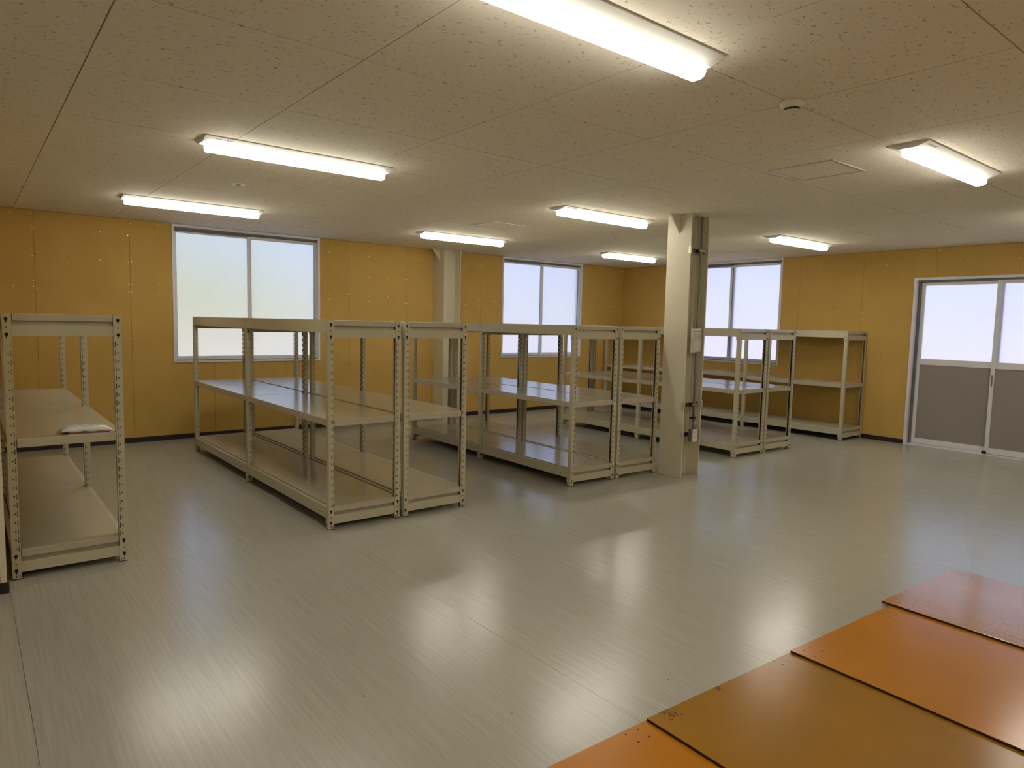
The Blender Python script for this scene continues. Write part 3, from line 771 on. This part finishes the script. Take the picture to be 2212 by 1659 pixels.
# ------------------------------------------------------------------ ceiling things
def lamp_meshes():
    W2 = 0.23
    b = MB()   # shallow tray with sloped flanks
    b.prism([(-W2/2, 0), (-W2/2, -0.004), (-0.048, -0.028), (0.048, -0.028), (W2/2, -0.004), (W2/2, 0)], 'x', 0, 1)
    e = []
    return b
def make_lamp(x0, x1, yc, label, seen=True):
    L = x1-x0
    r = tag(empty('ceiling_lamp', (x0, yc, H)), label, 'lamp', 'white LED batten lamps on the ceiling')
    b = memo(('lb_', round(L, 3)), lambda: MB().prism([(-0.115, 0), (-0.115, -0.006), (-0.046, -0.030), (0.046, -0.030), (0.115, -0.006), (0.115, 0)], 'x', 0, L).mesh('lamp_body', M_lampw))
    link('lamp_body', b, r, (0, 0, 0))
    prof = [(-0.042, -0.030), (-0.045, -0.050), (-0.038, -0.068), (-0.020, -0.077), (0.020, -0.077), (0.038, -0.068), (0.045, -0.050), (0.042, -0.030)]
    d = memo(('ld_', round(L, 3)), lambda: MB().prism(prof, 'x', 0.03, L-0.03).mesh('diffuser', M_led))
    link('diffuser', d, r)
    c = memo(('lc_', round(L, 3)), lambda: MB().box(0.03, -0.044, -0.0302, 0.045, 0.044, -0.0285).mesh('end_cap', M_lampw))
    t = MB(); k = 0.05; rr = random.Random(9)
    while k < 0.14:
        wd = rr.uniform(0.004, 0.012); z = -0.013; t.box(k, -0.0955, -0.0143, k+wd, -0.088, -0.0138); k += wd+0.004
    link('end_cap', c, r)
    lb = memo('rating', lambda: (lambda q: q.mesh('rating_label', M_boxg))(rating()))
    tag(link('rating_print', lb, r), kind='stuff')
    return r
def rating():
    t = MB(); rr = random.Random(9); k = 0.05
    def P(x, y): # on the near sloped flank, slightly proud
        f = (y+0.115)/(0.069); z = -0.006-0.024*f-0.0006
        return (x, y, z)
    while k < 0.16:
        wd = rr.uniform(0.004, 0.014)
        t.quad(P(k, -0.100), P(k+wd, -0.100), P(k+wd, -0.090), P(k, -0.090)); k += wd+0.005
    return t
LP = [(1.17, 2.44, 1.825, 'large near batten lamp cut off by the top picture edge'),
      (1.185, 2.46, 4.590, 'batten lamp above the gap between the left rack and the first double row'),
      (1.180, 2.455, 7.280, 'batten lamp nearest the back wall at left, above the larger window'),
      (4.410, 5.70, 7.355, 'batten lamp near the wall column, far middle of the ceiling'),
      (4.380, 5.645, 4.840, 'batten lamp just left of the free column head'),
      (7.560, 8.75, 7.300, 'farthest batten lamp, near the far room corner'),
      (7.460, 8.745, 4.478, 'batten lamp near the right-hand window, right of the free column'),
      (4.330, 5.56, 1.770, 'near batten lamp at right, beside the square access hatch'),
      (7.5, 8.77, 1.8, 'unseen batten lamp added for light, outside the frame beyond the door'),  # from here on: unseen lamps added to light the room
      (1.2, 2.46, -1.1, 'unseen batten lamp added for light, behind the camera at left'),
      (4.35, 5.6, -1.1, 'unseen batten lamp added for light, behind the camera in the middle'),
      (7.5, 8.77, -1.1, 'unseen batten lamp added for light, behind the camera at right'),
      (-2.3, -1.04, 1.8, 'unseen batten lamp added for light in the left recess'),
      (-2.3, -1.04, -1.1, 'unseen batten lamp added for light, rear of the left recess')]
for a in LP: make_lamp(*a)

sd = tag(empty('smoke_detector', (3.165, 1.83, H)), 'white round smoke detector on the ceiling', 'detector')
MB().cyl((0, 0, -0.012), 0.052, 0.012, 'z', 32).obj('base_plate', M_white, sd, bevel=0.002)
MB().cyl((0, 0, -0.034), 0.044, 0.022, 'z', 32, 0.056).obj('detector_body', M_white, sd, smooth=False)
h = MB()
for k in range(10):
    a = 2*PI*k/10; a2 = a+0.45
    p = [(0.036*math.cos(t), 0.036*math.sin(t)) for t in (a, a2)]
    h.quad((p[0][0], p[0][1], -0.044), (p[1][0], p[1][1], -0.044), (p[1][0], p[1][1], -0.035), (p[0][0], p[0][1], -0.035))
each(h, 'vent_slot', M_black, sd)
MB().cyl((0, 0, -0.044), 0.0345, 0.010, 'z', 24).obj('sensor_core', M_boxg, sd)
MB().cyl((0, 0, -0.050), 0.030, 0.006, 'z', 24, 0.038).obj('sensor_cap', M_white, sd)

for (x, y, lb_) in ((1.825, 5.945, 'small round white ceiling fitting with a dark centre, between the two left lamps'), (6.40, 5.985, 'small round white ceiling fitting seen edge-on, left of the free column head')):
    d = tag(empty('ceiling_fitting', (x, y, H)), lb_, 'ceiling fitting', 'small round ceiling fittings')
    MB().cyl((0, 0, -0.006), 0.052, 0.006, 'z', 28).obj('rim', M_white, d, bevel=0.002)
    MB().cyl((0, 0, -0.009), 0.024, 0.003, 'z', 16).obj('lens', M_boxg, d)
    MB().box(-0.012, -0.012, -0.0105, 0.012, 0.012, -0.009).obj('centre_cap', M_wooddk, d)
for (x, y, lb_) in ((4.405, 2.245, 'square metal-framed access hatch in the ceiling near the right lamp'), (4.53, 6.02, 'square metal-framed access hatch in the far middle of the ceiling')):
    d = tag(empty('access_hatch', (x, y, H)), lb_, 'hatch', 'ceiling access hatches')
    s = 0.455; f = MB()
    for (a, b, c, e) in ((0, 0, s, .011), (0, s-.011, s, s), (0, .011, .011, s-.011), (s-.011, .011, s, s-.011)): f.box(a, b, -0.006, c, e, 0)
    f.obj('hatch_frame', M_hatchf, d)
    f = MB(); q = 0.015
    for (a, b, c, e) in ((q, q, s-q, q+.008), (q, s-q-.008, s-q, s-q), (q, q+.008, q+.008, s-q-.008), (s-q-.008, q+.008, s-q, s-q-.008)): f.box(a, b, -0.005, c, e, 0)
    f.obj('lid_frame', M_hatchf, d)
    MB().box(q+.008, q+.008, -0.003, s-q-.008, s-q-.008, 0).obj('hatch_lid', M_ceil, d)

# ------------------------------------------------------------------ outside world seen through the frosted glass
gm = mat('gravel_yard', (236, 204, 178), 0.9, 0.2, var=0.1, vscale=0.6)
struct(MB().box(-60, -60, -0.6, 90, 90, -0.35).obj('ground', gm), 'pale gravel yard outside the windows')
hm = mat('grass_bank', (160, 152, 48), 0.95, 0.1, var=0.35, vscale=0.35)
hill = MB(); NX, NY = 40, 14
for i in range(NX+1):
    for j in range(NY+1):
        x = -60+150*i/NX; y = 44+40*j/NY; t = j/NY
        z = -0.36+9.5*t**0.8*(1+0.15*math.sin(x*0.11)+0.1*math.sin(x*0.27+y*.3))*(1/(1+math.exp((x-34)/5.0)))
        hill.v.append((x, y, z))
for i in range(NX):
    for j in range(NY):
        a = i*(NY+1)+j; hill.f.append((a, a+NY+1, a+NY+2, a+1))
struct(hill.obj('grass_bank', hm, smooth=True), 'green grassy bank behind the building, blurred through the glass')
